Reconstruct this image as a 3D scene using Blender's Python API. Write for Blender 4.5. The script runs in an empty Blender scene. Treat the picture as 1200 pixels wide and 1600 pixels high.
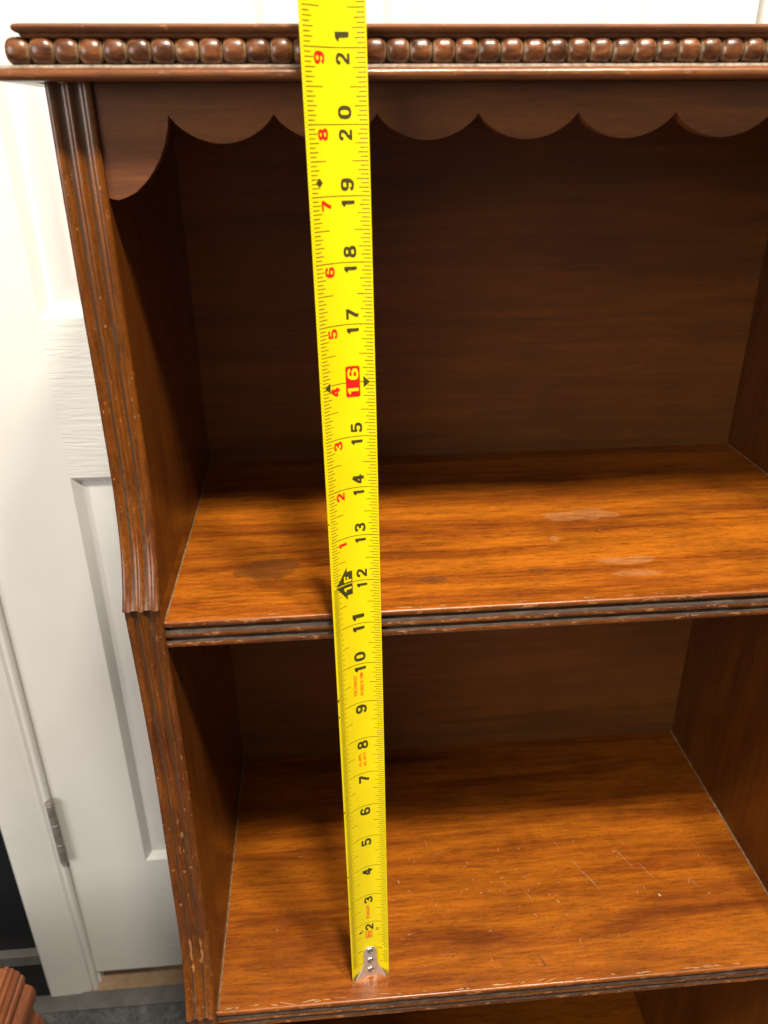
import bpy, bmesh, math, random
from mathutils import Vector, Matrix, noise
random.seed(7)
S = 0.0254                      # the scene is laid out in inches, built in metres
scene = bpy.context.scene
col = scene.collection

# ------------------------------------------------------------------ camera
cd = bpy.data.cameras.new('camera'); cam = bpy.data.objects.new('camera', cd); col.objects.link(cam)
R = Vector((0.99640434, -0.08439215, -0.00750686)); U = Vector((0.04377748, 0.43695758, 0.89841616)); F = Vector((0.07253909, 0.8955144, -0.43908091))
CAM = Vector((3.2757625, -15.02944, 20.022442))
cam.matrix_world = Matrix(((R.x, U.x, -F.x, CAM.x*S), (R.y, U.y, -F.y, CAM.y*S), (R.z, U.z, -F.z, CAM.z*S), (0, 0, 0, 1)))
cd.sensor_fit = 'VERTICAL'; cd.sensor_height = 36; cd.lens = 1240.83/1600*36
cd.clip_start = 0.01; cd.clip_end = 50
cd.dof.use_dof = True; cd.dof.focus_distance = 17.3*S; cd.dof.aperture_fstop = 14.0
scene.camera = cam

# ------------------------------------------------------------------ world + lamps
w = bpy.data.worlds.new('World'); scene.world = w; w.use_nodes = True
nt = w.node_tree; nt.nodes.clear()
wo = nt.nodes.new('ShaderNodeOutputWorld'); bg = nt.nodes.new('ShaderNodeBackground')
tc = nt.nodes.new('ShaderNodeTexCoord'); sx = nt.nodes.new('ShaderNodeSeparateXYZ'); rp = nt.nodes.new('ShaderNodeValToRGB')
mr = nt.nodes.new('ShaderNodeMapRange'); mr.inputs['From Min'].default_value = -1; mr.inputs['From Max'].default_value = 1
nt.links.new(tc.outputs['Generated'], sx.inputs[0]); nt.links.new(sx.outputs['Z'], mr.inputs['Value']); nt.links.new(mr.outputs[0], rp.inputs[0])
e = rp.color_ramp.elements
e[0].position = 0.25; e[0].color = (0.10, 0.095, 0.09, 1)
e[1].position = 0.85; e[1].color = (1.0, 0.90, 0.76, 1)
m_ = e.new(0.52); m_.color = (0.42, 0.39, 0.34, 1)
nt.links.new(rp.outputs[0], bg.inputs['Color']); bg.inputs['Strength'].default_value = 0.40
nt.links.new(bg.outputs[0], wo.inputs[0])

def lamp(name, x, y, z, size, power, color, target):
    l = bpy.data.lights.new(name, 'AREA'); l.shape = 'DISK'; l.size = size*S; l.energy = power; l.color = color
    o = bpy.data.objects.new(name, l); col.objects.link(o); o.location = (x*S, y*S, z*S)
    d = Vector(target) - Vector((x, y, z)); o.rotation_euler = d.to_track_quat('-Z', 'Y').to_euler()
    return o
lamp('ceiling_or_fill_lamp', 9.5, -28, 67.5, 7.0, 31, (1.0, 0.90, 0.74), (5, 0, 0))
lamp('ceiling_or_fill_lamp', -50, -44, 32, 42.0, 19, (1.0, 0.95, 0.88), (-4, 8, -4))  # added soft fill from the left front, hung well below ceiling height
lamp('ceiling_or_fill_lamp', 24, -27, 67.5, 6.0, 22, (1.0, 0.88, 0.72), (5, 0, 0))

scene.view_settings.view_transform = 'Standard'; scene.view_settings.look = 'None'
scene.view_settings.exposure = 0.0; scene.view_settings.gamma = 1.0

# ------------------------------------------------------------------ materials
class MT:
    def __init__(s, name):
        s.m = bpy.data.materials.new(name); s.m.use_nodes = True; s.t = s.m.node_tree; s.t.nodes.clear()
        s.out = s.n('ShaderNodeOutputMaterial'); s.b = s.n('ShaderNodeBsdfPrincipled'); s.l(s.b.outputs[0], s.out.inputs[0])
        s.tc = s.n('ShaderNodeTexCoord')
    def n(s, t, **k):
        x = s.t.nodes.new(t)
        for a, b in k.items(): setattr(x, a, b)
        return x
    def l(s, a, b): s.t.links.new(a, b)
    def coords(s, sc=(1, 1, 1), loc=(0, 0, 0), rot=(0, 0, 0)):        # inches, stretched
        m = s.n('ShaderNodeMapping'); m.inputs['Scale'].default_value = [c/S for c in sc]
        m.inputs['Location'].default_value = loc; m.inputs['Rotation'].default_value = rot
        s.l(s.tc.outputs['Object'], m.inputs[0]); return m.outputs[0]
    def noise(s, co, scale=1, detail=4, rough=.5, dist=0):
        x = s.n('ShaderNodeTexNoise'); x.inputs['Scale'].default_value = scale; x.inputs['Detail'].default_value = detail
        x.inputs['Roughness'].default_value = rough; x.inputs['Distortion'].default_value = dist; s.l(co, x.inputs['Vector']); return x.outputs[0]
    def ramp(s, v, stops):
        x = s.n('ShaderNodeValToRGB'); e = x.color_ramp.elements
        while len(e) < len(stops): e.new(.5)
        for q, (p, c) in zip(e, stops):
            q.position = p; q.color = (c, c, c, 1) if isinstance(c, (int, float)) else (*c, 1)
        s.l(v, x.inputs[0]); return x.outputs[0]
    def mix(s, f, a, b, mode='MIX'):
        x = s.n('ShaderNodeMix', data_type='RGBA', blend_type=mode)
        for sock, v in ((x.inputs[0], f), (x.inputs[6], a), (x.inputs[7], b)):
            if isinstance(v, (int, float)): sock.default_value = v if sock.type == 'VALUE' else (v, v, v, 1)
            elif isinstance(v, tuple): sock.default_value = (*v, 1)
            else: s.l(v, sock)
        return x.outputs[2]
    def math(s, op, a, b=0.0, c=0.0):
        x = s.n('ShaderNodeMath', operation=op)
        for i, v in enumerate((a, b, c)):
            if isinstance(v, (int, float)): x.inputs[i].default_value = v
            else: s.l(v, x.inputs[i])
        return x.outputs[0]
    def bump(s, h, st, d=.01):
        x = s.n('ShaderNodeBump'); x.inputs['Strength'].default_value = st; x.inputs['Distance'].default_value = d*S
        s.l(h, x.inputs['Height']); return x.outputs[0]
    def blob(s, cx, cy, rx, ry, ax=(0, 1), warp=.5):                     # irregular mask for stains and a painted shadow, soft edge, inches
        sep = s.n('ShaderNodeSeparateXYZ'); s.l(s.coords(), sep.inputs[0])
        a, b = s.math('ADD', sep.outputs[ax[0]], 7.742), s.math('ADD', sep.outputs[ax[1]], 2.5)   # bookcase origin
        dx = s.math('DIVIDE', s.math('SUBTRACT', a, cx), rx); dy = s.math('DIVIDE', s.math('SUBTRACT', b, cy), ry)
        r = s.math('SQRT', s.math('ADD', s.math('MULTIPLY', dx, dx), s.math('MULTIPLY', dy, dy)))
        n = s.noise(s.coords((1, 1.6, 1.6)), 2.2, 5, .62)
        r = s.math('ADD', r, s.math('MULTIPLY', s.math('SUBTRACT', n, .5), warp*2.6))
        return s.ramp(r, [(0.0, 1.0), (0.80, 1.0), (0.92, 0.0)])

WOOD = dict(dark=(0.125, 0.029, 0.0036), mid=(0.270, 0.064, 0.0055), light=(0.45, 0.127, 0.0075))
def wood(name, axis='x', gain=1.0, wear=0.0, marks=None, rough=.30, coat=.5, seed=0.0, fine=1.0, sat=None, streak=0.5):
    M = MT(name)
    st = {'x': (.07, .75, .75), 'y': (.75, .07, .75), 'z': (.75, .75, .07)}[axis]
    st2 = {'x': (1.3, 11, 11), 'y': (11, 1.3, 11), 'z': (11, 11, 1.3)}[axis]
    st3 = {'x': (.22, 4.2, 4.2), 'y': (4.2, .22, 4.2), 'z': (4.2, 4.2, .22)}[axis]
    big = M.noise(M.coords(st, (seed, seed*2, seed*.7)), 1.3, 5, .60, 1.2)
    mid = M.noise(M.coords(st3, (seed, 3+seed, 1)), 1.0, 9, .68, .6)
    pore = M.noise(M.coords(st2, (seed*3, 0, seed)), 1.6*fine, 6, .72)
    v = M.math('ADD', M.math('MULTIPLY', big, .60), M.math('MULTIPLY', mid, .40))
    c = M.ramp(v, [(.30, WOOD['dark']), (.43, WOOD['mid']), (.56, WOOD['light']), (.70, tuple(a*1.12 for a in WOOD['light']))])
    p = M.ramp(pore, [(.34, streak), (.52, 1.0), (.75, 1.12)])
    c = M.mix(1.0, c, p, 'MULTIPLY')
    blot = M.noise(M.coords((.35, .5, .5), (seed+5, 1, 2)), 1.2, 3, .5)
    c = M.mix(1.0, c, M.ramp(blot, [(.30, .76), (.55, 1.0), (.8, 1.08)]), 'MULTIPLY')
    c = M.mix(1.0, c, M.ramp(M.noise(M.coords((.8, 1.3, 1.3)), 11, 5, .7), [(.34, .86), (.62, 1.05)]), 'MULTIPLY')
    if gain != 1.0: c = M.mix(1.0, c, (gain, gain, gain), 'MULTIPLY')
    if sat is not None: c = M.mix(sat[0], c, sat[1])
    r = M.math('ADD', M.math('MULTIPLY', M.noise(M.coords((1, 1, 1)), 2.5, 5, .6), .22), rough-.11)
    h = pore
    for (kind, args) in (marks or []):
        mask = M.blob(*args)
        if kind == 'pale':
            c = M.mix(M.math('MULTIPLY', M.math('MULTIPLY', mask, M.ramp(M.noise(M.coords((.8, 3, 3)), 3, 5, .7), [(.35, .25), (.65, 1.0)])), .32), c, (0.46, 0.26, 0.12)); r = M.math('ADD', r, M.math('MULTIPLY', mask, .18))
        else:
            c = M.mix(M.math('MULTIPLY', mask, .55), c, (0.10, 0.035, 0.010))
    if wear:
        ch = M.noise(M.coords((1.2, 3.0, 3.0) if axis == 'x' else ((3, 3, 1.2) if axis == 'z' else (3, 1.2, 3)), (seed, 8, 2)), 2.6, 8, .72)
        k = M.ramp(ch, [(.66-.10*wear, 0.0), (.70-.10*wear, 1.0)])
        c = M.mix(M.math('MULTIPLY', k, .6), c, (0.36, 0.15, 0.05)); r = M.math('ADD', r, M.math('MULTIPLY', k, .3))
        h = M.math('SUBTRACT', h, M.math('MULTIPLY', k, 1.2))
    M.l(c, M.b.inputs['Base Color']); M.l(r, M.b.inputs['Roughness'])
    M.l(M.bump(h, .35, .012), M.b.inputs['Normal'])
    M.b.inputs['Specular IOR Level'].default_value = .32
    M.b.inputs['Coat Weight'].default_value = coat; M.b.inputs['Coat Roughness'].default_value = .16
    cb = M.noise(M.coords((.5, 1.2, 1.2)), 1.4, 3, .5)
    M.l(M.bump(M.math('ADD', cb, M.math('MULTIPLY', pore, .12)), .25, .02), M.b.inputs['Coat Normal'])
    return M.m

def plain(name, colr, rough=.5, metal=0.0, var=.12, nscale=3.0, bump=.1, coat=0.0, spec=.5, detail=5):
    M = MT(name); n = M.noise(M.coords(), nscale, detail, .6)
    lo = tuple(c*(1-var) for c in colr); hi = tuple(min(1, c*(1+var)) for c in colr)
    M.l(M.ramp(n, [(.3, lo), (.7, hi)]), M.b.inputs['Base Color'])
    M.l(M.math('ADD', M.math('MULTIPLY', n, .12), rough-.06), M.b.inputs['Roughness'])
    M.b.inputs['Metallic'].default_value = metal; M.b.inputs['Coat Weight'].default_value = coat
    M.b.inputs['Specular IOR Level'].default_value = spec
    if bump: M.l(M.bump(M.noise(M.coords(), nscale*7, 4, .6), bump, .01), M.b.inputs['Normal'])
    return M.m

shelf_marks = [('pale', (9.60, 2.25, 1.05, .34)), ('pale', (9.95, -.08, .80, .20)), ('pale', (9.95, -.66, .66, .17)), 
               ('dark', (7.9, -.35, .28, .12)), ('pale', (8.6, 1.1, .12, .16)), ('dark', (5.5, -.5, .34, .17)), ('dark', (5.5, -.5, .12, .06)), ('dark', (1.9, .3, .8, .5))]  # last dark mark paints the hand and tape shadow into the wood colour
low_marks = [('dark', (8.5, -1.75, .05, .10)), ('dark', (6.2, -1.0, .10, .05)),
             ]
W_SHELF = wood('walnut_shelf_top', 'x', .88, 0, shelf_marks, rough=.36, coat=.16, seed=1.3, streak=.48)
W_SHELF2 = wood('walnut_lower_shelf_top', 'x', .80, 0, low_marks, rough=.32, coat=.36, seed=4.1, streak=.60)
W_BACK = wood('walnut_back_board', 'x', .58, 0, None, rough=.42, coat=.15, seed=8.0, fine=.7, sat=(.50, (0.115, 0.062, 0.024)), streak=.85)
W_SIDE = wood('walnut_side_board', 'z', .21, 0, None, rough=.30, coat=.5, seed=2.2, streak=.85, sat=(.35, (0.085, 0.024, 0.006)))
W_FACE = wood('walnut_reeded_face', 'z', .40, .45, None, rough=.34, coat=.45, seed=5.5)
W_APRON = wood('walnut_apron', 'x', .50, 0, None, rough=.42, coat=.25, seed=6.6, sat=(.30, (0.14, 0.075, 0.05)), streak=.8)
W_EDGE = wood('walnut_edge_moulding', 'x', .40, 1.15, None, rough=.30, coat=.6, seed=3.9)
W_CAP = wood('walnut_cap_moulding', 'x', .48, .55, None, rough=.32, coat=.5, seed=9.2, sat=(.22, (0.22, 0.11, 0.07)))
W_BEAD = wood('walnut_bead', 'x', .95, .35, None, rough=.30, coat=.6, seed=7.7, sat=(.25, (0.24, 0.11, 0.055)))
W_TABLE = wood('reddish_table_wood', 'y', .8, .2, None, rough=.45, coat=.2, seed=2.9, sat=(.45, (0.20, 0.085, 0.06)))
def dust():       # dust and old polish lying in the grooves of the shelf edges
    M = MT('groove_dust'); n = M.noise(M.coords((.7, 3, 3)), 3.0, 7, .7)
    M.l(M.ramp(n, [(.36, (.030, .013, .007)), (.52, (.045, .025, .015)), (.66, (.080, .056, .040)), (.80, (.13, .075, .04))]), M.b.inputs['Base Color'])
    M.b.inputs['Roughness'].default_value = .6; M.b.inputs['Specular IOR Level'].default_value = .25
    M.l(M.bump(M.noise(M.coords(), 22, 5, .7), .6, .012), M.b.inputs['Normal']); return M.m
DUST = dust()
LEDGE = plain('ledge_dust', (0.24, 0.19, 0.15), .55, var=.5, nscale=8, bump=.4)
GAP = plain('pale_joint_line', (0.20, 0.115, 0.055), .7, var=.45, nscale=6, bump=.4)
PALE = plain('bare_wood_scratch', (0.46, 0.27, 0.14), .6, var=.3, nscale=5, bump=.2)
BLACKW = plain('black_wall_paint', (0.010, 0.011, 0.014), .45, var=.2, bump=.2)
BASEG = plain('grey_trim_paint', (0.12, 0.12, 0.115), .4, var=.2, nscale=1.5)
SILL = plain('tan_floorboard', (0.30, 0.205, 0.125), .5, var=.25, nscale=1.0)
STEEL = plain('hinge_nickel', (0.24, 0.22, 0.20), .5, metal=.2, var=.3, nscale=3)
HOOKM = plain('tape_hook_nickel', (0.74, 0.69, 0.65), .38, metal=.65, var=.08, nscale=8, bump=.08)
RIVET = plain('rivet_steel', (0.80, 0.78, 0.72), .16, metal=1.0, var=.05, bump=0)
YEL = plain('tape_yellow_lacquer', (0.90, 0.72, 0.002), .33, var=.05, nscale=1.2, bump=.03, coat=.25)
INK = plain('tape_black_print', (0.055, 0.05, 0.008), .45, var=.15, nscale=15, bump=0)
LINEI = plain('tape_line_print', (0.13, 0.11, 0.008), .45, var=.1, nscale=15, bump=0)
REDI = plain('tape_red_print', (0.80, 0.012, 0.008), .4, var=.05, nscale=15, bump=0)
ORANGEI = plain('tape_orange_print', (0.85, 0.22, 0.01), .4, var=.1, nscale=15, bump=0)

def door_paint(name, axis, strength):
    M = MT(name)
    st = {'x': (.30, 3.4, 3.4), 'z': (3.4, 3.4, .30)}[axis]
    n = M.noise(M.coords(st), 1.5, 5, .55, 1.4); g = M.noise(M.coords(tuple(a*2.2 for a in st)), 1.6, 3, .6)
    M.l(M.ramp(M.noise(M.coords(), .25, 3), [(.3, (.76, .755, .73)), (.7, (.82, .815, .79))]), M.b.inputs['Base Color'])
    M.b.inputs['Roughness'].default_value = .30
    M.l(M.bump(M.math('ADD', M.math('POWER', n, 2.0), M.math('MULTIPLY', g, .25)), strength, .10), M.b.inputs['Normal'])
    return M.m
D_RAIL = door_paint('white_paint_rail_grain', 'x', .38)
D_STILE = door_paint('white_paint_stile_grain', 'z', .13)
D_TRIM = plain('white_trim_paint', (.78, .775, .75), .32, var=.03, nscale=.6, bump=.05)

def slate():
    M = MT('dark_slate_floor')
    n = M.noise(M.coords((1, .6, 1), rot=(0, 0, .4)), .8, 10, .75, 1.2); f = M.noise(M.coords(), 5, 6, .7)
    c = M.ramp(n, [(.34, (.020, .022, .026)), (.48, (.055, .058, .064)), (.58, (.12, .12, .125)), (.70, (.30, .30, .30))])
    M.l(M.mix(.4, c, M.ramp(f, [(.35, (.03, .03, .035)), (.7, (.20, .20, .20))])), M.b.inputs['Base Color'])
    M.b.inputs['Roughness'].default_value = .55; M.l(M.bump(n, .5, .08), M.b.inputs['Normal']); return M.m
SLATE = slate()

# ------------------------------------------------------------------ object helpers
def tag(o, label=None, cat=None, group=None, kind=None):
    if label: o['label'] = label
    if cat: o['category'] = cat
    if group: o['group'] = group
    if kind: o['kind'] = kind
    return o
def empty(name, loc, label, cat, group=None):
    o = bpy.data.objects.new(name, None); o.empty_display_size = .05; o.location = Vector(loc)*S; col.objects.link(o)
    return tag(o, label, cat, group)
def mesh_of(name, verts, faces, mats, idx=None, smooth=False, off=(0, 0, 0)):
    me = bpy.data.meshes.new(name)
    me.from_pydata([((v[0]-off[0])*S, (v[1]-off[1])*S, (v[2]-off[2])*S) for v in verts], [], faces)
    for m in (mats if isinstance(mats, (list, tuple)) else [mats]): me.materials.append(m)
    if idx: me.polygons.foreach_set('material_index', idx)
    if smooth is True: me.polygons.foreach_set('use_smooth', [True]*len(faces))
    me.update(); return me
def root_of(p):
    v = Vector((0, 0, 0))
    while p: v += p.location; p = p.parent
    return v/S
def put(name, verts, faces, mats, parent=None, idx=None, smooth=False, bevel=0, seg=2, fix=True, autosm=None):
    off = root_of(parent) if parent else Vector((0, 0, 0))
    me = mesh_of(name, verts, faces, mats, idx, smooth, off)
    if fix:
        bm = bmesh.new(); bm.from_mesh(me); bmesh.ops.recalc_face_normals(bm, faces=bm.faces); bm.to_mesh(me); bm.free()
    o = bpy.data.objects.new(name, me); col.objects.link(o); o.parent = parent
    if bevel:
        b = o.modifiers.new('bevel', 'BEVEL'); b.width = bevel*S; b.segments = seg; b.limit_method = 'ANGLE'; b.angle_limit = math.radians(35)
        me.polygons.foreach_set('use_smooth', [True]*len(me.polygons))
        b.harden_normals = True
    if autosm is not None:
        me.polygons.foreach_set('use_smooth', [True]*len(me.polygons)); me.set_sharp_from_angle(angle=math.radians(autosm))
    return o
def box(v, f, x0, x1, y0, y1, z0, z1):
    b = len(v); v += [(x, y, z) for x in (x0, x1) for y in (y0, y1) for z in (z0, z1)]
    f += [[b+i for i in q] for q in ((0, 1, 3, 2), (4, 6, 7, 5), (0, 4, 5, 1), (2, 3, 7, 6), (0, 2, 6, 4), (1, 5, 7, 3))]
def boxes(name, L, mat, parent=None, bevel=0):
    v, f = [], []
    for b in L: box(v, f, *b)
    return put(name, v, f, mat, parent, bevel=bevel)
def extrude_poly(name, poly, place, d0, d1, mat, parent=None, n=1, idxf=None, smooth=None, bevel=0):
    """closed 2-D outline swept between d0 and d1; place(a, b, d) -> xyz"""
    v, f, idx = [], [], []
    N = len(poly)
    for k in range(n+1):
        d = d0+(d1-d0)*k/n
        v += [place(a, b, d) for a, b in poly]
    for k in range(n):
        for i in range(N):
            f.append([k*N+i, k*N+(i+1) % N, (k+1)*N+(i+1) % N, (k+1)*N+i]); idx.append(idxf[i] if idxf else 0)
    f.append(list(range(N))); idx.append(0); f.append([n*N+i for i in range(N)][::-1]); idx.append(0)
    return put(name, v, f, mat, parent, idx=idx if idxf else None, autosm=smooth, bevel=bevel)

# ------------------------------------------------------------------ setting: floor, wall, threshold
FZ = -18.45
def struct(name, L, mat, bevel=0): return tag(boxes(name, L, mat, bevel=bevel), kind='structure')
struct('floor', [(-70, 80, -80, 10.08, FZ-2, FZ)], SLATE)
struct('threshold', [(-70, 80, 10.08, 10.98, FZ-2, FZ+.10)], BASEG, .04)
struct('doorway_floor', [(-11.1, 18.9, 10.98, 30, FZ-2, FZ+.05)], SILL)
struct('wall', [(-70, -11.25, 11.35, 16, FZ-2, 72), (18.8, 80, 11.35, 16, FZ-2, 72), (-11.25, 18.8, 11.35, 16, 64.5, 72)], BLACKW)
wb = tag(boxes('skirting_board', [(-70, -11.26, 10.99, 11.35, FZ+.02, -16.0)], BLACKW, bevel=.03), 'black skirting board left of the white door casing', 'skirting board')
tag(boxes('trim_strip', [(-70, -11.26, 10.90, 11.35, -15.99, -15.30)], BASEG, bevel=.05), 'narrow grey strip running along the top of the black skirting', 'trim')

# ------------------------------------------------------------------ door frame and door
dfr = empty('door_frame', (3.8, 11.3, FZ), 'white painted casing and jamb around the panelled door', 'door frame')
def casing(x0, x1, inner):
    s_ = 1 if inner > x0 else -1
    prof = [(0, 11.4), (0, 10.92), (.08, 10.86), (1.45, 10.90), (1.62, 10.98), (1.85, 11.02), (1.92, 11.12), (1.92, 11.4)]
    extrude_poly('casing', prof, lambda a, b, d: (x0+s_*a, b, d), FZ+.02, 66, D_TRIM, dfr, smooth=30)
casing(-11.24, -9.32, 0); casing(18.8, 16.88, 0)
boxes('head_casing', [(-11.24, 18.8, 10.88, 11.38, 66, 68)], D_TRIM, dfr, .05)
for xa, xb in ((-9.31, -9.03), (16.60, 16.87)):
    prof = [(xa, 11.45), (xa, 11.13), (xa+.05, 11.05), ((xa+xb)/2, 11.02), (xb-.05, 11.05), (xb, 11.13), (xb, 11.45)]
    extrude_poly('jamb', prof, lambda a, b, d: (a, b, d), FZ+.06, 64.3, D_TRIM, dfr, smooth=50)
boxes('jamb_backing', [(-9.31, -8.93, 11.46, 16, FZ+.06, 64.3), (16.52, 16.87, 11.46, 16, FZ+.06, 64.3)], D_TRIM, dfr)

door = empty('door', (-9, 11.3, FZ), 'white six-panel door with embossed wood grain behind the bookcase', 'door')
DX0, DX1, DZ0, DZ1, DY = -8.97, 16.50, -17.38, 63.9, 11.3
cols_ = [(DX0, -5.6), (-5.6, 2.15), (2.15, 5.5), (5.5, 13.15), (13.15, DX1)]
rows_ = [(DZ0, -10.0), (-10.0, 8.97), (8.97, 14.5), (14.5, 40.5), (40.5, 44.5), (44.5, 57.5), (57.5, DZ1)]
def quad(x0, x1, z0, z1, y, v, f):
    b = len(v); v += [(x0, y, z0), (x1, y, z0), (x1, y, z1), (x0, y, z1)]; f.append([b, b+1, b+2, b+3])
# stiles and rails, each a part
for (x0, x1) in (cols_[0], cols_[4]): boxes('stile', [(x0, x1, DY, DY+1.35, DZ0, DZ1)], D_STILE, door)
for r in (0, 2, 4, 6): boxes('rail', [(-5.6, 13.15, DY+.004, DY+1.34, rows_[r][0], rows_[r][1])], D_RAIL, door)
for r in (1, 3, 5): boxes('mullion', [(2.15, 5.5, DY, DY+1.33, rows_[r][0]+.01, rows_[r][1]-.01)], D_STILE, door)
for r in (1, 3, 5):
    for c in (1, 3):
        x0, x1 = cols_[c]; z0, z1 = rows_[r]
        v, f = [], []
        rings = [(0, 0), (.10, .10), (.28, .30), (.42, .34), (.52, .33), (1.15, .10), (1.30, .055), (1.38, .05)]
        for i, (ins, dep) in enumerate(rings):
            v += [(x0+ins, DY+dep, z0+ins), (x1-ins, DY+dep, z0+ins), (x1-ins, DY+dep, z1-ins), (x0+ins, DY+dep, z1-ins)]
        for i in range(len(rings)-1):
            for k in range(4):
                a = i*4+k; b = i*4+(k+1) % 4; f.append([a, b, b+4, a+4])
        n = (len(rings)-1)*4; f.append([n, n+1, n+2, n+3])
        b = len(v); v += [(x0, DY+1.3, z0), (x1, DY+1.3, z0), (x1, DY+1.3, z1), (x0, DY+1.3, z1)]
        for k in range(4): f.append([k, b+k, b+(k+1) % 4, (k+1) % 4])
        f.append([b, b+3, b+2, b+1])
        put('door_panel', v, f, D_STILE, door, autosm=28)
def tube(name, cx, cy, z0, z1, r, mat, parent, n=20, rr=.04):
    prof = [(z0, 0), (z0, r-rr), (z0+rr, r), (z1-rr, r), (z1, r-rr), (z1, 0)]
    v, f = [], []
    for z, q in prof[1:-1]:
        for k in range(n):
            a = 2*math.pi*k/n; v.append((cx+q*math.cos(a), cy+q*math.sin(a), z))
    m = len(prof)-2
    for i in range(m-1):
        for k in range(n): f.append([i*n+k, i*n+(k+1) % n, (i+1)*n+(k+1) % n, (i+1)*n+k])
    f.append(list(range(n))); f.append([(m-1)*n+k for k in range(n)])
    return put(name, v, f, mat, parent, autosm=35)
for zc in (-7.6, 50):
    h = boxes('hinge', [(-9.06, -8.93, 11.08, 11.28, zc-1.75, zc+1.75)], STEEL, door, .02)
    for k in range(3): tube('knuckle', -9.00, 11.00, zc-1.75+k*1.17, zc-1.75+k*1.17+1.165, .175, STEEL, h)
    tube('hinge_cap', -9.00, 11.00, zc+1.77, zc+1.90, .18, STEEL, h, rr=.08)

# ------------------------------------------------------------------ side table at the lower left edge
tb = empty('side_table', (-16, -2, FZ), 'reddish brown wooden table corner with reeded edge at bottom left', 'table')
tp = [(-9.30, -7.80), (-9.22, -7.72), (-9.12, -7.74), (-9.08, -7.86), (-9.03, -7.84), (-8.95, -7.88), (-8.92, -8.02), (-8.86, -8.00), (-8.79, -8.08), (-8.76, -8.26), (-8.70, -8.28), (-8.66, -8.40),
      (-8.70, -8.62), (-8.72, -8.80), (-8.60, -8.86), (-8.48, -9.0), (-8.42, -9.25), (-8.46, -9.55), (-8.58, -9.80), (-8.72, -10.0), (-8.72, -10.3), (-8.62, -10.6), (-8.50, -10.9), (-8.46, -11.3), (-8.6, -11.6), (-10.4, -11.6), (-10.4, -7.80)]
extrude_poly('reeded_edge', tp, lambda a, b, d: (a+.12*math.sin(d*.0), d, b), -9.5, 5.0, W_TABLE, tb, smooth=25)
boxes('table_top', [(-22, -10.42, -9.5, 5.0, -8.6, -7.83)], W_TABLE, tb, .05)
boxes('table_apron', [(-21.5, -9.4, -9.2, 4.5, -13.0, -11.62)], W_TABLE, tb, .05)
for x, y in ((-10.6, 3.2), (-21.3, 3.2), (-10.6, -9.0), (-21.3, -9.0)): boxes('leg', [(x, x+1.1, y, y+1.1, FZ, -13.02)], W_TABLE, tb, .08)

# ------------------------------------------------------------------ bookcase
WI, B, F1, F2, Z1, TH = 15.484, 6.575, -1.598, -2.317, 11.233, .705
bc = empty('bookcase', (WI/2, 2.5, FZ), 'walnut brown waterfall bookcase with beaded top and scalloped apron', 'bookcase')
ZT = 20.60
# side panels: front outline as (z, y) from top to floor, with the little step at each shelf
path = [(20.62, -1.02), (20.0, -1.03), (19.0, -1.05), (18.0, -1.06), (17.0, -1.06), (16.0, -1.05), (15.2, -1.05), (14.5, -1.06), (13.9, -1.09), (13.4, -1.14), (13.0, -1.21), (12.66, -1.30), (12.35, -1.42), (12.1, -1.55), (11.9, -1.67), (11.75, -1.78), (11.66, -1.86),
        (11.64, -1.76), (11.2, -1.72), (10.6, -1.69), (9.8, -1.65), (9.0, -1.62), (8.0, -1.61), (7.0, -1.64), (6.0, -1.72), (5.0, -1.80), (4.0, -1.87), (3.2, -1.92), (2.6, -1.96), (2.0, -2.03), (1.5, -2.14), (1.1, -2.25), (.8, -2.37), (.55, -2.49), (.38, -2.60), (.30, -2.66),
        (.27, -2.52), (-.3, -2.48), (-2, -2.42), (-5, -2.40), (-9, -2.5), (-12, -2.7), (-14.5, -3.0), (-15.4, -3.25), (-15.45, -3.1), (-17, -3.1), (FZ, -3.1)]
prof = [(0, .05), (.025, .015), (.07, 0), (.17, 0), (.205, .012), (.23, .030), (.27, .044), (.335, .050), (.39, .044), (.42, .030), (.445, .010), (.475, -.006), (.535, -.006), (.565, .010), (.59, .030), (.625, .044), (.69, .050), (.745, .044), (.785, .030), (.81, .012), (.84, 0), (.93, 0), (.975, .015), (1, .05)]
def side_panel(xo, xi):
    # densify path
    P = []
    for i in range(len(path)-1):
        (z0, y0), (z1, y1) = path[i], path[i+1]; n = max(1, int(abs(z1-z0)/.35))
        for k in range(n): P.append((z0+(z1-z0)*k/n, y0+(y1-y0)*k/n))
    P.append(path[-1])
    v, f, idx = [], [], []; n = len(prof)
    for z, y in P:
        wob = .010*noise.noise(Vector((xo, z*.7, 3)))
        v += [(xo+(xi-xo)*t, y+d+wob+.004*noise.noise(Vector((t*9, z*3.1, xo))), z) for t, d in prof]
        v += [(xi, B+.3, z), (xo, B+.3, z)]
    m = n+2
    for r in range(len(P)-1):
        for i in range(m):
            a = r*m+i; b = r*m+(i+1) % m; f.append([a, b, b+m, a+m])
            if i < n-1:
                t = (prof[i][0]+prof[i+1][0])/2
                idx.append(2 if (.29 < t < .34 or .64 < t < .69) else 1)
            else: idx.append(0)
    f.append(list(range(m))); idx.append(0); f.append([(len(P)-1)*m+i for i in range(m)]); idx.append(0)
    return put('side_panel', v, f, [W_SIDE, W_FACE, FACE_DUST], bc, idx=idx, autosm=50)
M = MT('reed_groove_grime')      # grime lying in the grooves of the reeding, broken by bare streaks
gn = M.noise(M.coords((5, 5, .5)), 2.0, 6, .7)
M.l(M.ramp(gn, [(.38, (.085, .026, .006)), (.50, (.050, .024, .010)), (.62, (.075, .046, .027)), (.76, (.14, .09, .05))]), M.b.inputs['Base Color'])
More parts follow.
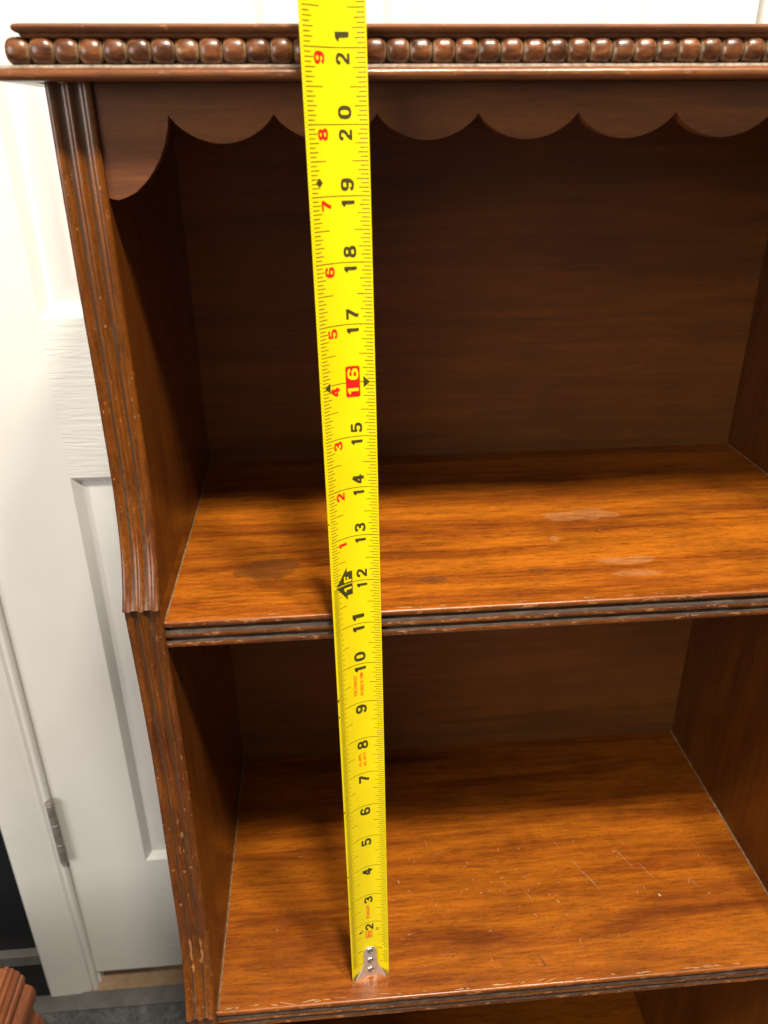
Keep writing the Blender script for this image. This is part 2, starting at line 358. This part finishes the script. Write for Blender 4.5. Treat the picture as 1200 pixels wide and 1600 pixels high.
M.b.inputs['Roughness'].default_value = .42; M.b.inputs['Coat Weight'].default_value = .2; M.b.inputs['Coat Roughness'].default_value = .2
M.l(M.bump(M.noise(M.coords(), 16, 5, .7), .5, .012), M.b.inputs['Normal'])
FACE_DUST = M.m
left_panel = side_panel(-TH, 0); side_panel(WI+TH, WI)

# small chips and drips of old finish on the face of the left panel
def face_y(z):
    for i in range(len(path)-1):
        (z0, y0), (z1, y1) = path[i], path[i+1]
        if z0 >= z >= z1: return y0+(y1-y0)*(z0-z)/max(1e-6, z0-z1)
    return -1.6
rc = random.Random(5); v, f = [], []
C_ = [(-.46, 2.15, .035, .22), (-.47, 1.85, .03, .15), (-.22, 2.25, .03, .2), (-.21, 1.9, .035, .16), (-.45, 1.5, .04, .12), (-.24, 1.7, .05, .08), (-.55, 3.5, .03, .05), (-.2, 4.6, .05, .04), (-.35, 4.55, .04, .05), (-.6, 4.6, .04, .04), (-.3, 5.6, .03, .10), (-.38, 5.2, .02, .12), (-.15, 6.3, .025, .05)]
C_ += [(rc.choice([-.03, -.68, -.36, -.08, -.62])+rc.uniform(-.02, .02), rc.uniform(.4, 19.5), rc.uniform(.008, .020), rc.uniform(.012, .045)) for k in range(55)]
for (x, z, a, b) in C_:
    n0 = len(v); t = -x/TH; sd = rc.random()*90
    dep = min([d for (tt, d) in prof], key=lambda d: 0)
    for k in range(9):
        an = 2*math.pi*k/9; r_ = 1+.6*noise.noise(Vector((sd, k*.9, 0)))
        xx, zz = x+a*r_*math.cos(an), z+b*r_*math.sin(an); tt = min(1, max(0, -xx/TH)); tt = 1-tt
        for q in range(len(prof)-1):
            if prof[q][0] <= tt <= prof[q+1][0]: dep = prof[q][1]+(prof[q+1][1]-prof[q][1])*(tt-prof[q][0])/(prof[q+1][0]-prof[q][0])
        v.append((xx, face_y(zz)+dep-.014, zz))
    f.append(list(range(n0, n0+9)))
CHIP = plain('chipped_finish', (0.26, 0.105, 0.035), .5, var=.5, nscale=4)
tag(put('finish_chips', v, f, CHIP, left_panel, fix=False), kind='stuff')
# back panel
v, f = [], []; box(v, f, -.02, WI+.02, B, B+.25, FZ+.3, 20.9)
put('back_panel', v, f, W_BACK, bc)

# shelves: board with a two-bead moulded front edge
def shelf(ztop, yf, mat, zbot=.62):
    prof = [(0.0, .03, 0), (-.008, .008, 0), (-.03, -.02, 1), (-.07, -.035, 1), (-.11, -.028, 1), (-.14, 0, 1), (-.150, .07, 1), (-.165, .085, 3), (-.19, .05, 2), (-.225, 0, 2), (-.27, -.035, 1), (-.30, -.052, 1), (-.335, -.052, 1), (-.365, -.030, 1), (-.385, .02, 1),
            (-.395, .06, 3), (-.42, .045, 2), (-.45, 0, 2), (-.485, -.035, 1), (-.51, -.050, 1), (-.55, -.052, 1), (-.585, -.035, 1), (-.61, 0, 1), (-.62, .05, 1)]
    sc = zbot/.62
    n = 90; v, f, idx = [], [], []; m = len(prof)+2
    for k in range(n+1):
        x = WI*k/n
        for i, (dz, dy, _) in enumerate(prof):
            j = .007*noise.noise(Vector((x*1.7, i*.35, ztop)))+.004*noise.noise(Vector((x*6, i*.9, ztop)))
            v.append((x, yf+dy+(j if i > 1 else 0), ztop+dz*sc+(j*.5 if i > 1 else 0)))
        v += [(x, B, ztop-zbot), (x, B, ztop)]
    for k in range(n):
        for i in range(m):
            a = k*m+i; b = k*m+(i+1) % m; f.append([a, b, b+m, a+m])
            idx.append(prof[i][2] if i < len(prof)-1 else 0)
    f.append(list(range(m))); idx.append(0); f.append([n*m+i for i in range(m)]); idx.append(0)
    o = put('shelf', v, f, [mat, W_EDGE, DUST, DARKJ], bc, idx=idx, autosm=40)
    return o
DARKJ = plain('groove_dark_tone', (0.035, 0.016, 0.009), .5, var=.3)  # darker tone on the innermost faces of the edge grooves
s1 = shelf(Z1, F1, W_SHELF); s0 = shelf(0, F2, W_SHELF2)
sb = shelf(-13.5, -2.9, W_SHELF2)
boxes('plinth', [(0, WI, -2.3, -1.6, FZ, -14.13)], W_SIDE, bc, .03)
# pale joint line where shelf meets panels / back
def joint(parent, x, y0, y1, z, w0, w1, sgn):
    n = 40; v, f = [], []
    for k in range(n+1):
        y = y0+(y1-y0)*k/n; ww = (w0+(w1-w0)*k/n)*(1+.5*noise.noise(Vector((x, y*2, z))))
        v += [(x, y, z), (x+sgn*ww, y, z+.003), (x, y, z+ww*.8)]
    for k in range(n):
        a = k*3
        for i, j in ((0, 1), (1, 2), (2, 0)): f.append([a+i, a+j, a+3+j, a+3+i])
    return put('joint_line', v, f, GAP, parent)
joint(s1, .001, F1+.05, B, Z1, .028, .022, 1); joint(s0, .001, F2+.05, B, 0, .042, .026, 1)
joint(s1, WI-.001, F1+.05, B, Z1, .022, .022, -1); joint(s0, WI-.001, F2+.05, B, 0, .045, .035, -1)

# scalloped apron
FS = -.946
pts = [(0, 18.965), (.08, 18.95), (.16, 18.94), (.30, 18.985), (.44, 19.05), (.62, 19.20), (.76, 19.36), (.89, 19.55), (.99, 19.76), (1.06, 19.98), (1.09, 20.165)]
cusp = [1.09+1.6367*k for k in range(9)]; cusp[-1] = WI-1.09
for k in range(8):
    a, b = cusp[k], cusp[k+1]; n = 16; sag = .385 if k else .41
    for i in range(1, n+1):
        t = i/n; pts.append((a+(b-a)*t, 20.165-sag*(1-(2*t-1)**2)**.82))
left = pts[:11]; pts += [(WI-x, z) for x, z in left[:-1][::-1]]
poly = pts+[(WI, 20.62), (0, 20.62)]
# built as a strip so that the front stays flat
v, f = [], []
for y in (FS, FS+.30):
    for x, z in pts: v.append((x, y, z))
    for x, z in pts: v.append((x, y, 20.62))
N = len(pts)
for s_ in (0, 1):
    o_ = s_*2*N
    for i in range(N-1): f.append([o_+i, o_+i+1, o_+N+i+1, o_+N+i])
for i in range(N-1): f.append([i, i+1, 2*N+i+1, 2*N+i]); f.append([N+i, N+i+1, 3*N+i+1, 3*N+i])
f.append([0, N, 3*N, 2*N]); f.append([N-1, 2*N-1, 4*N-1, 3*N-1])
apron = put('scalloped_apron', v, f, W_APRON, bc, bevel=.012)

# cap: base moulding, frieze behind the beads, top board
XL, XR, FT = -.92, WI+.92, -1.466
cap = boxes('cap_board', [(XL+.12, XR-.12, FT+.09, B+.3, 20.66, 21.2)], W_CAP, bc)
def frame_mould(name, prof, mat, parent, idxf=None, XL=XL, XR=XR):
    """profile (out, z) swept round left side, front, right side"""
    st = [((XL, B+.3), (-1, 0)), ((XL, FT), (-1, -1)), ((XR, FT), (1, -1)), ((XR, B+.3), (1, 0))]
    v, f, idx = [], [], []; n = 0; m = len(prof); rows = []
    segs = [20, 120, 20]
    for s_ in range(3):
        (p0, d0), (p1, d1) = st[s_], st[s_+1]
        for k in range(segs[s_]+(1 if s_ == 2 else 0)):
            t = k/segs[s_]; rows.append((p0[0]+(p1[0]-p0[0])*t, p0[1]+(p1[1]-p0[1])*t, (d0 if k == 0 else (((0, -1) if s_ == 1 else ((-1, 0) if s_ == 0 else (1, 0))))) if k < segs[s_] else d1))
    for x, y, d in rows:
        for i, (o_, z) in enumerate(prof):
            j = .006*noise.noise(Vector((x*2+i*.2, y*2, z*3)))
            v.append((x+d[0]*o_, y+d[1]*o_, z+j*.6))
    for r in range(len(rows)-1):
        for i in range(m):
            f.append([r*m+i, r*m+(i+1) % m, (r+1)*m+(i+1) % m, (r+1)*m+i]); idx.append(idxf[i] if idxf else 0)
    f.append(list(range(m))); idx.append(0); f.append([(len(rows)-1)*m+i for i in range(m)]); idx.append(0)
    return put(name, v, f, mat, parent, idx=idx if idxf else None, autosm=45)
bp = [(-.30, 20.615), (.07, 20.615), (.13, 20.635), (.155, 20.68), (.150, 20.725), (.12, 20.765), (.075, 20.785), (.06, 20.80), (.03, 20.825), (-.10, 20.835), (-.30, 20.835)]
frame_mould('base_moulding', bp, [W_CAP, LEDGE], cap, [0, 0, 0, 0, 0, 0, 1, 1, 1, 0, 0], -1.08, WI+1.08)
tpf = [(-.30, 21.16), (-.02, 21.16), (.015, 21.19), (.02, 21.215), (.065, 21.235), (.095, 21.26), (.10, 21.30), (.07, 21.335), (.0, 21.35), (-.30, 21.35)]
frame_mould('top_moulding', tpf, [W_CAP], cap, None, -.77, WI+.77)
boxes('top_board', [(XL+.35, XR-.35, FT+.2, B+.3, 21.21, 21.345)], W_CAP, cap)

# beads
def bead_mesh(seed, axis):
    bm = bmesh.new(); bmesh.ops.create_uvsphere(bm, u_segments=20, v_segments=12, radius=1)
    for v_ in bm.verts:
        x, y, z = v_.co
        # turned barrel: long axis along the row (local z of the sphere -> x)
        t = z; r = (1-.68*abs(t)**3)**.5 if abs(t) < .999 else 0
        q = math.hypot(x, y) or 1
        nx, ny = x/q*r, y/q*r
        w_ = 1+.03*noise.noise(Vector((x*2+seed, y*2, z*2)))
        a = (t*.171, nx*.160*w_, ny*.192*w_)
        if axis == 'y': a = (a[1], a[0], a[2])
        v_.co = Vector(a)*S
    bmesh.ops.recalc_face_normals(bm, faces=bm.faces)
    me = bpy.data.meshes.new('bead'); bm.to_mesh(me); bm.free(); me.materials.append(W_BEADR if True else W_BEAD)
    me.polygons.foreach_set('use_smooth', [True]*len(me.polygons)); return me
# bead finish varies per bead (object random)
Mb = MT('worn_turned_bead')
oi = Mb.n('ShaderNodeObjectInfo')
addv = Mb.n('ShaderNodeVectorMath', operation='ADD'); sc_ = Mb.n('ShaderNodeVectorMath', operation='SCALE'); sc_.inputs['Scale'].default_value = 7.0
comb = Mb.n('ShaderNodeCombineXYZ')
for i in range(3): Mb.l(oi.outputs['Random'], comb.inputs[i])
Mb.l(comb.outputs[0], sc_.inputs[0]); Mb.l(sc_.outputs[0], addv.inputs[0]); Mb.l(Mb.coords((1.4, 4, 4)), addv.inputs[1])
nb = Mb.noise(addv.outputs[0], 1.6, 6, .65)
cb_ = Mb.ramp(nb, [(.32, (.035, .011, .004)), (.47, (.115, .036, .010)), (.60, (.20, .070, .022)), (.74, (.34, .18, .085))])
cb_ = Mb.mix(1.0, cb_, Mb.ramp(oi.outputs['Random'], [(0, (.74, .72, .72)), (1, (1.12, 1.06, 1.0))]), 'MULTIPLY')
# finish rubbed through at the joints between beads
sepb = Mb.n('ShaderNodeSeparateXYZ'); Mb.l(Mb.coords(), sepb.inputs[0])
W_BEADR = Mb.m
ax_ = Mb.math('ABSOLUTE', sepb.outputs[0]); ay_ = Mb.math('ADD', ax_, Mb.math('MULTIPLY', Mb.math('SUBTRACT', nb, .5), .12))
ed = Mb.ramp(ay_, [(.125, 0.0), (.165, .5)])
cb_ = Mb.mix(ed, cb_, (.36, .27, .16))
Mb.l(cb_, Mb.b.inputs['Base Color']); Mb.b.inputs['Roughness'].default_value = .33; Mb.b.inputs['Coat Weight'].default_value = .30; Mb.b.inputs['Coat Roughness'].default_value = .16
Mb.l(Mb.bump(nb, .35, .02), Mb.b.inputs['Normal'])
bms = [bead_mesh(k*3.1, 'x') for k in range(4)]; bmy = [bead_mesh(k*2.3, 'y') for k in range(2)]
capo = root_of(cap)
x = -.855-.0; k = 0
pitch = (WI+.855*2)/50
bpitch = .3435
while x < WI+.90:
    o = bpy.data.objects.new('bead', bms[k % 4]); o.location = (Vector((x, FT+.065, 21.0))-capo)*S
    o.rotation_euler = (random.uniform(-.15, .15) + (math.pi if k % 3 == 0 else 0), 0, random.uniform(-.03, .03)); o.parent = bc
    o.location = (Vector((x, FT+.065, 21.0))-root_of(bc))*S; col.objects.link(o); x += bpitch; k += 1
for xs in (XL+.02, XR-.02):
    y = FT+.065+.36
    while y < B+.2:
        o = bpy.data.objects.new('bead', bmy[k % 2]); o.parent = bc; o.location = (Vector((xs, y, 21.0))-root_of(bc))*S
        o.rotation_euler = (0, random.uniform(-.2, .2), 0); col.objects.link(o); y += bpitch; k += 1

# nail head shining on the back board
tube('nail', 0, 0, 0, .04, .03, RIVET, bc, n=10, rr=.01)
nl = [o for o in bc.children if o.name.startswith('nail')][0]
nl.rotation_euler = (math.pi/2, 0, 0); nl.location = (Vector((7.9, B-.01, 20.0))-root_of(bc))*S
nl.data.transform(Matrix.Translation(root_of(bc)*S))

# scratches, dings and chips on the shelves: thin slivers of bare wood lying on the finish
def slivers(name, L, parent, z, mat=PALE):
    v, f = [], []
    for (x, y, ang, ln, wd) in L:
        n = max(3, int(ln/.08)); b = len(v); c, s_ = math.cos(ang), math.sin(ang); sd = random.random()*50
        for k in range(n+1):
            t = k/n; a = (t-.5)*ln; ww = wd*(math.sin(math.pi*min(1, max(.04, t)))**.6)*(.45+.9*abs(noise.noise(Vector((sd, t*ln*9, 0))))); o_ = .035*ln*noise.noise(Vector((sd, t*2.5, 4)))
            for q in (-1, 1):
                v.append((x+a*c-(o_+q*ww/2)*s_, y+a*s_+(o_+q*ww/2)*c, z))
        for k in range(n): f.append([b+2*k, b+2*k+2, b+2*k+3, b+2*k+1])
    o = put(name, v, f, mat, parent, fix=False); return tag(o, kind='stuff')
rnd = random.Random(11)
L = []
for k in range(95):     # lower shelf, scattered dents
    L.append((rnd.gauss(7.6, 2.6), rnd.gauss(.6, 1.0), rnd.choice([0, 1.7, 2.0, .3])+rnd.gauss(0, .25), rnd.uniform(.04, .17), rnd.uniform(.010, .030)))
for (x, y, ln, a) in ((10.4, .95, 1.1, 2.05), (10.6, .55, .8, 2.0), (12.3, .8, .7, 2.0), (8.6, .3, .45, 2.1), (8.7, .95, .35, .2), (6.3, 2.0, .45, .25), (5.9, 2.4, .35, 1.7), (9.9, 2.0, .35, 2.1), (13.5, .3, .5, 2.1), (11.8, 1.3, .9, 2.0)):
    L.append((x, y, a, ln, .016))
L = [q for q in L if 1 < q[0] < 15 and -2.0 < q[1] < 3]
slivers('scratches', L, s0, .004)
L = [(rnd.uniform(1, 14), rnd.uniform(-1.3, 3.6), rnd.choice([0, 1.2])+rnd.gauss(0, .3), rnd.uniform(.03, .12), rnd.uniform(.008, .018)) for k in range(34)]
slivers('scratches', L, s1, Z1+.004)
L = [(rnd.uniform(.2, 15), F2+.06+rnd.uniform(0, .05), rnd.gauss(0, .1), rnd.uniform(.08, .5), rnd.uniform(.02, .05)) for k in range(34)]
slivers('edge_chips', L, s0, .0045)
L = [(rnd.uniform(.2, 15), F1+.06+rnd.uniform(0, .03), rnd.gauss(0, .06), rnd.uniform(.08, .4), rnd.uniform(.012, .03)) for k in range(26)]
slivers('edge_chips', L, s1, Z1+.0045)
DK = plain('dark_gouge', (0.05, 0.03, 0.03), .6, var=.3)
slivers('gouges', [(8.45, -1.65, 1.9, .22, .03), (8.52, -1.82, .4, .14, .03), (8.40, -1.52, .1, .16, .025), (8.30, -1.8, 2.2, .12, .02), (6.15, -1.35, .4, .14, .045), (6.25, -1.28, 1.2, .08, .03), (9.85, -.35, 1.9, .14, .02)], s0, .0055, DK)

# crumb on the lower shelf
bm = bmesh.new(); bmesh.ops.create_icosphere(bm, subdivisions=2, radius=.042*S)
for v_ in bm.verts: v_.co *= 1+.35*noise.noise(v_.co/S*30); v_.co.z *= .6
me = bpy.data.meshes.new('crumb'); bm.to_mesh(me); bm.free(); me.materials.append(plain('pale_crumb', (.42, .33, .22), .7))
cr = bpy.data.objects.new('crumb', me); col.objects.link(cr); cr.location = (12.35*S, -.05*S, .03*S)
tag(cr, 'tiny pale crumb lying on the right part of the lower shelf', 'crumb')

# ------------------------------------------------------------------ tape measure
tm = empty('tape_measure', (3.9, -1.57, .02), 'bright yellow steel tape measure standing upright in front of the shelves', 'tape measure')
TX, TY, LX, LY, QX, QY = 3.90564, -1.57626-.05, -.00715, -.00767+.002, -.00017, -.00009
def tape_pt(s, u, off=0.0):
    """s inches along, u -.5...5 across (right positive), off towards the viewer"""
    cx = TX+LX*s+QX*s*s; cy = TY+LY*s+QY*s*s
    k = min(1, max(0, s)/4.5); a = .12+.20*k; b = -.66
    dy = a*u+b*u*u
    nx = -(a+2*b*u)/.95; l = math.hypot(nx, 1)
    return (cx+.95*u-off*(-nx)/l*-1, cy+dy-off/l, .02+s)
NU, TOP = 18, 30.0
v, f = [], []
rows = [i*.25 for i in range(int(TOP*4)+1)]
for s in rows:
    for i in range(NU+1):
        u = -.5+i/NU
        nick = 0
        v.append(tape_pt(s, u*(1+nick)))
m = NU+1
for r in range(len(rows)-1):
    for i in range(NU): f.append([r*m+i, r*m+i+1, (r+1)*m+i+1, (r+1)*m+i])
blade = put('blade', v, f, YEL, tm, smooth=True, fix=False)
so = blade.modifiers.new('thickness', 'SOLIDIFY'); so.thickness = .012*S; so.offset = -1
def fence(polys, name, mat, parent, off=.0025, kind=None, sub=None):
    """polys: list of (s,u) polygons laid on the blade"""
    v, f = [], []
    for pi, pl in enumerate(polys):
        b = len(v)
        for (s, u) in pl: v.append(tape_pt(s, u, off+(.0002*(pi % 9))))
        f.append(list(range(b, b+len(pl))))
    o = put(name, v, f, mat, parent, fix=False)
    if kind: tag(o, kind=kind)
    return o
def line(s, u0, u1, wd, out):
    n = max(1, int(abs(u1-u0)/.06)+0)
    for k in range(n):
        a, b = u0+(u1-u0)*k/n, u0+(u1-u0)*(k+1)/n
        out.append([(s-wd/2, a), (s-wd/2, b), (s+wd/2, b), (s+wd/2, a)])
T = []
N = int(TOP*16)
for k in range(8, N):
    s = k/16
    if k % 16 == 0:
        if k == 16: line(s, .22, .34, .02, T); line(s, -.36, -.22, .02, T)
        elif k == 192: line(s, -.07, .49, .013, T)
        else: line(s, -.47, .49, .013, T)
        continue
    if k % 8 == 0: lr, ll = .26, .26
    elif k % 4 == 0: lr, ll = .20, .155
    elif k % 2 == 0: lr, ll = .165, .14
    else: lr, ll = .125, .105
    if s < 1.2: lr *= .8
    line(s, .48-lr, .48, .0115, T); line(s, -.46, -.46+ll, .0115, T)
for k in range(16, 12*32):
    if k % 2: line(k/32, -.48, -.385, .0085, T)
for k in range(12*32, int(TOP*32)):
    if k % 2: line(k/32, -.492, -.475, .009, T)
fence(T, 'graduation_marks', LINEI, blade, .002, 'stuff')
fence([[(19.2, -.385), (19.13, -.33), (19.2, -.275), (19.27, -.33)]], 'diamond_mark', INK, blade)

fence([[(s_, -.503), (s_+h_, -.503), (s_+h_*.7, -.475), (s_+h_*.2, -.48)] for s_, h_ in ((8.86, .07), (9.28, .10), (6.12, .07), (4.02, .06), (13.4, .04), (2.9, .05))], 'edge_nick', INK, blade, .004, 'stuff')
def smooth_path(p, n=6):
    if len(p) < 3: return p
    q = []
    P = [p[0]]+list(p)+[p[-1]]
    for i in range(1, len(P)-2):
        for k in range(n):
            t = k/n; a, b, c, d = P[i-1], P[i], P[i+1], P[i+2]
            q.append(tuple(.5*((2*b[j])+(-a[j]+c[j])*t+(2*a[j]-5*b[j]+4*c[j]-d[j])*t*t+(-a[j]+3*b[j]-3*c[j]+d[j])*t**3) for j in (0, 1)))
    q.append(p[-1]); return q
def stroke(p, a=.155, b=.095, closed=False):
    out = []; L_, R_ = [], []; n = len(p)
    for i in range(n):
        if closed: d = (p[(i+1) % n][0]-p[i-1][0], p[(i+1) % n][1]-p[i-1][1])
        else: d = (p[min(n-1, i+1)][0]-p[max(0, i-1)][0], p[min(n-1, i+1)][1]-p[max(0, i-1)][1])
        l = math.hypot(*d) or 1; nx, ny = -d[1]/l, d[0]/l; h = math.hypot(nx*a, ny*b)
        L_.append((p[i][0]+nx*h, p[i][1]+ny*h)); R_.append((p[i][0]-nx*h, p[i][1]-ny*h))
    for i in range(n if closed else n-1):
        j = (i+1) % n; out.append([L_[i], L_[j], R_[j], R_[i]])
    return out
def ring(cx, cy, rx, ry, a=.155, b=.095, e=.8):
    p = []
    for k in range(20):
        t = 2*math.pi*k/20; c, s_ = math.cos(t), math.sin(t)
        p.append((cx+rx*math.copysign(abs(c)**e, c), cy+ry*math.copysign(abs(s_)**e, s_)))
    return stroke(p, a, b, True)
def glyph(ch):
    if ch == '0': return ring(.5, .5, .34, .405)
    if ch == '1': return [[(.40, 0), (.72, 0), (.72, 1), (.40, 1)], [(.40, 1), (.40, .72), (.12, .72), (.16, .84)]]
    if ch == '2': return stroke(smooth_path([(.16, .66), (.22, .84), (.5, .91), (.78, .84), (.83, .68), (.70, .48), (.40, .30), (.20, .12)]))+stroke([(.06, .09), (.96, .09)])
    if ch == '3': return stroke(smooth_path([(.16, .72), (.26, .87), (.52, .91), (.78, .83), (.80, .65), (.66, .54), (.42, .52)]))+stroke(smooth_path([(.42, .51), (.70, .48), (.84, .34), (.80, .16), (.52, .09), (.24, .13), (.14, .28)]))
    if ch == '4': return stroke([(.66, 1.0), (.10, .36)], .14, .10)+stroke([(.03, .31), (.98, .31)])+stroke([(.70, 0), (.70, 1)], .15)
    if ch == '5': return stroke([(.88, .91), (.14, .91)])+stroke([(.20, .95), (.18, .46)], .10)+stroke(smooth_path([(.18, .52), (.50, .60), (.80, .50), (.84, .30), (.74, .14), (.48, .09), (.22, .13), (.14, .26)]))
    if ch in '69':
        g = ring(.5, .30, .34, .215)+stroke(smooth_path([(.16, .30), (.17, .62), (.32, .86), (.56, .91), (.78, .85), (.84, .72)]))
        return g if ch == '6' else [[(1-x, 1-y) for x, y in p] for p in g]
    if ch == '7': return stroke([(.06, .90), (.97, .90)], b=.10)+stroke(smooth_path([(.88, .90), (.64, .55), (.46, .28), (.40, 0)]), .16)
    if ch == '8': return ring(.5, .73, .30, .185, .15)+ring(.5, .29, .34, .205, .16)
    if ch == 'F': return stroke([(.25, 0), (.25, 1)])+stroke([(.25, .90), (.95, .90)], b=.10)+stroke([(.25, .50), (.80, .50)], b=.10)
    return []
def digit(ch, s0, s1, uc, h, mat, parent=None, off=.0035, name='numeral'):
    """char reads upwards along the tape: its left edge at s0, right edge at s1, its top towards -u"""
    polys = [[(s0+(s1-s0)*x, uc+h/2-h*y) for x, y in p] for p in glyph(ch)]
    return fence(polys, name, mat, parent or blade, off)
for n in range(2, 30):
    st = str(n)
    if n == 16: continue
    if n < 10:
        h = .215 if n < 4 else .245; wd = .23; digit(st, n-.065-wd, n-.065, .01, h, INK)
    else:
        wide = n <= 11; wd = .235 if wide else .185; h = .25 if wide else .215; uc = .02 if wide else .125
        digit(st[0], n-.035-wd*(.78 if st[0] == '1' else 1), n-.035+(wd*.22 if st[0] == '1' else 0)-.03, uc, h, INK)
        digit(st[1], n+.07-(wd*.12 if st[1] == '1' else 0), n+.07+wd, uc, h, INK)
    if n > 12 and n < 22:
        r = str(n-12); digit(r, n-.05-.165+(.0), n-.05, -.235, .155, REDI)
digit('4', 16-.05-.165, 16-.05, -.235, .155, REDI)
# 16 in its red box with black arrow heads
rb = []
for k in range(4): rb.append([(15.75, -.035+k*.0625), (15.75, -.035+(k+1)*.0625), (16.27, -.035+(k+1)*.0625), (16.27, -.035+k*.0625)])
bx_ = fence([[(15.735+(.02 if k in (0,) else 0), -.04+k*.0325), (15.735+(.02 if k == 7 else 0), -.04+(k+1)*.0325), (16.285-(.02 if k == 7 else 0), -.04+(k+1)*.0325), (16.285-(.02 if k == 0 else 0), -.04+k*.0325)] for k in range(8)], 'red_box', REDI, blade, .004)
digit('1', 15.765, 15.945, .09, .20, YEL, bx_, .0095); digit('6', 16.04, 16.245, .09, .20, YEL, bx_, .0095)
fence([[(15.97, -.42), (16.06, -.325), (15.88, -.325)], [(16.0, .40), (15.90, .285), (16.10, .285)]], 'stud_arrow', INK, blade, .0045)
# foot arrow
def arrow_strips():
    out = []; us = [-.41, -.35, -.295, -.24, -.185, -.135, -.075]; hw = [0, .095, .185, .275, .365, None, None]
    for sg in (1, -1):
        for k in range(6):
            a, b = (hw[k], hw[k+1]) if k < 4 else (.265, .265)
            out.append([(12-.005+sg*.012, us[k]), (12-.005+sg*.012, us[k+1]), (12+sg*max(.012, b), us[k+1]), (12+sg*max(.013, a), us[k])])
    return out
ar = fence(arrow_strips(), 'foot_arrow', INK, blade, .004)
digit('1', 11.80, 11.965, -.175, .155, YEL, ar, .0095); digit('F', 12.025, 12.185, -.175, .155, YEL, ar, .0095)

def text(body, sc, ucen, size, mat, name='lettering', bold=0.0):
    cu = bpy.data.curves.new(name, 'FONT'); cu.body = body; cu.size = 1; cu.align_x = 'CENTER'; cu.align_y = 'CENTER'; cu.resolution_u = 2; cu.offset = bold
    ob = bpy.data.objects.new('t', cu); col.objects.link(ob)
    me = bpy.data.meshes.new_from_object(ob); bpy.data.objects.remove(ob)
    off = root_of(blade)
    for v_ in me.vertices:
        x, y = v_.co.x*size[0], v_.co.y*size[1]
        v_.co = (Vector(tape_pt(sc+x, ucen-y, .0035))-off)*S
    me.materials.clear(); me.materials.append(mat); me.name = name
    o = bpy.data.objects.new(name, me); col.objects.link(o); o.parent = blade; return o
text('THE STANLEY', 9.47, -.10, (.088, .10), REDI, bold=.01); text('WORKS \u00a9 1988', 9.47, .045, (.088, .10), REDI, bold=.01)
text("P.R. APP'D", 7.40, -.06, (.080, .09), REDI, bold=.015); text('NO. 339 TC', 7.40, .05, (.080, .09), REDI, bold=.015)
text('STANLEY.', 2.40, -.01, (.125, .11), REDI, bold=.02)
text('ft', 1.72, -.21, (.17, .16), INK, bold=.015); text('in', 1.72, .21, (.17, .14), INK)
fence([[(1.42, -.10), (1.42, .085), (1.68, .085), (1.68, -.10)]], 'rating_box', ORANGEI, blade)
rbx = bpy.context.scene.objects['rating_box']
fence([[(s_, u_), (s_, u_+.05), (s_+.022, u_+.05), (s_+.022, u_)] for s_ in (1.46, 1.50, 1.54, 1.58, 1.62) for u_ in (-.075, .01)], 'rating_print', YEL, rbx, .006)

# end hook with rivets
hp = [(1.13, .0), (1.12, .07), (1.07, .14), (.98, .175), (.80, .185), (.55, .185), (.40, .21), (.28, .27), (.16, .35), (.05, .42), (-.01, .44)]
v, f = [], []
nn = 12
for s, hw in hp:
    for i in range(nn+1):
        u = -hw+2*hw*i/nn
        lift = .03+(.03*max(0, 1-abs(u)/.18)*(1 if s > .9 else .4))
        edge = .0 if hw else 0
        v.append(tape_pt(s, u, lift))
m = nn+1
for r in range(len(hp)-1):
    for i in range(nn): f.append([r*m+i, r*m+i+1, (r+1)*m+i+1, (r+1)*m+i])
# lip bent back under the blade
base = (len(hp)-1)*m
for d in (.12, .34):
    for i in range(m):
        x, y, z = v[base+i]; v.append((x, y+d, .008 if d > .1 else z))
r0 = base
for q in range(2):
    r1 = len(hp)*m+q*m
    for i in range(nn): f.append([r0+i, r0+i+1, r1+i+1, r1+i])
    r0 = r1
hook = put('end_hook', v, f, HOOKM, tm, smooth=True, fix=False)
so = hook.modifiers.new('thickness', 'SOLIDIFY'); so.thickness = .03*S; so.offset = 0
hook.data.set_sharp_from_angle(angle=math.radians(50))
for s in (1.0, .62, .25):
    c0 = Vector(tape_pt(s, 0, .06))
    v, f = [], []; rr = [(.095, 0), (.088, .025), (.062, .045), (.058, .042), (.04, .018), (.0, .012)]
    n = 18
    for q, h in rr[:-1]:
        for k in range(n): a = 2*math.pi*k/n; v.append((c0.x+q*math.cos(a), c0.y-h, c0.z+q*math.sin(a)))
    v.append((c0.x, c0.y-.012, c0.z))
    for i in range(len(rr)-2):
        for k in range(n): f.append([i*n+k, i*n+(k+1) % n, (i+1)*n+(k+1) % n, (i+1)*n+k])
    for k in range(n): f.append([(len(rr)-2)*n+k, (len(rr)-2)*n+(k+1) % n, len(v)-1])
    put('rivet', v, f, RIVET, hook, smooth=True)
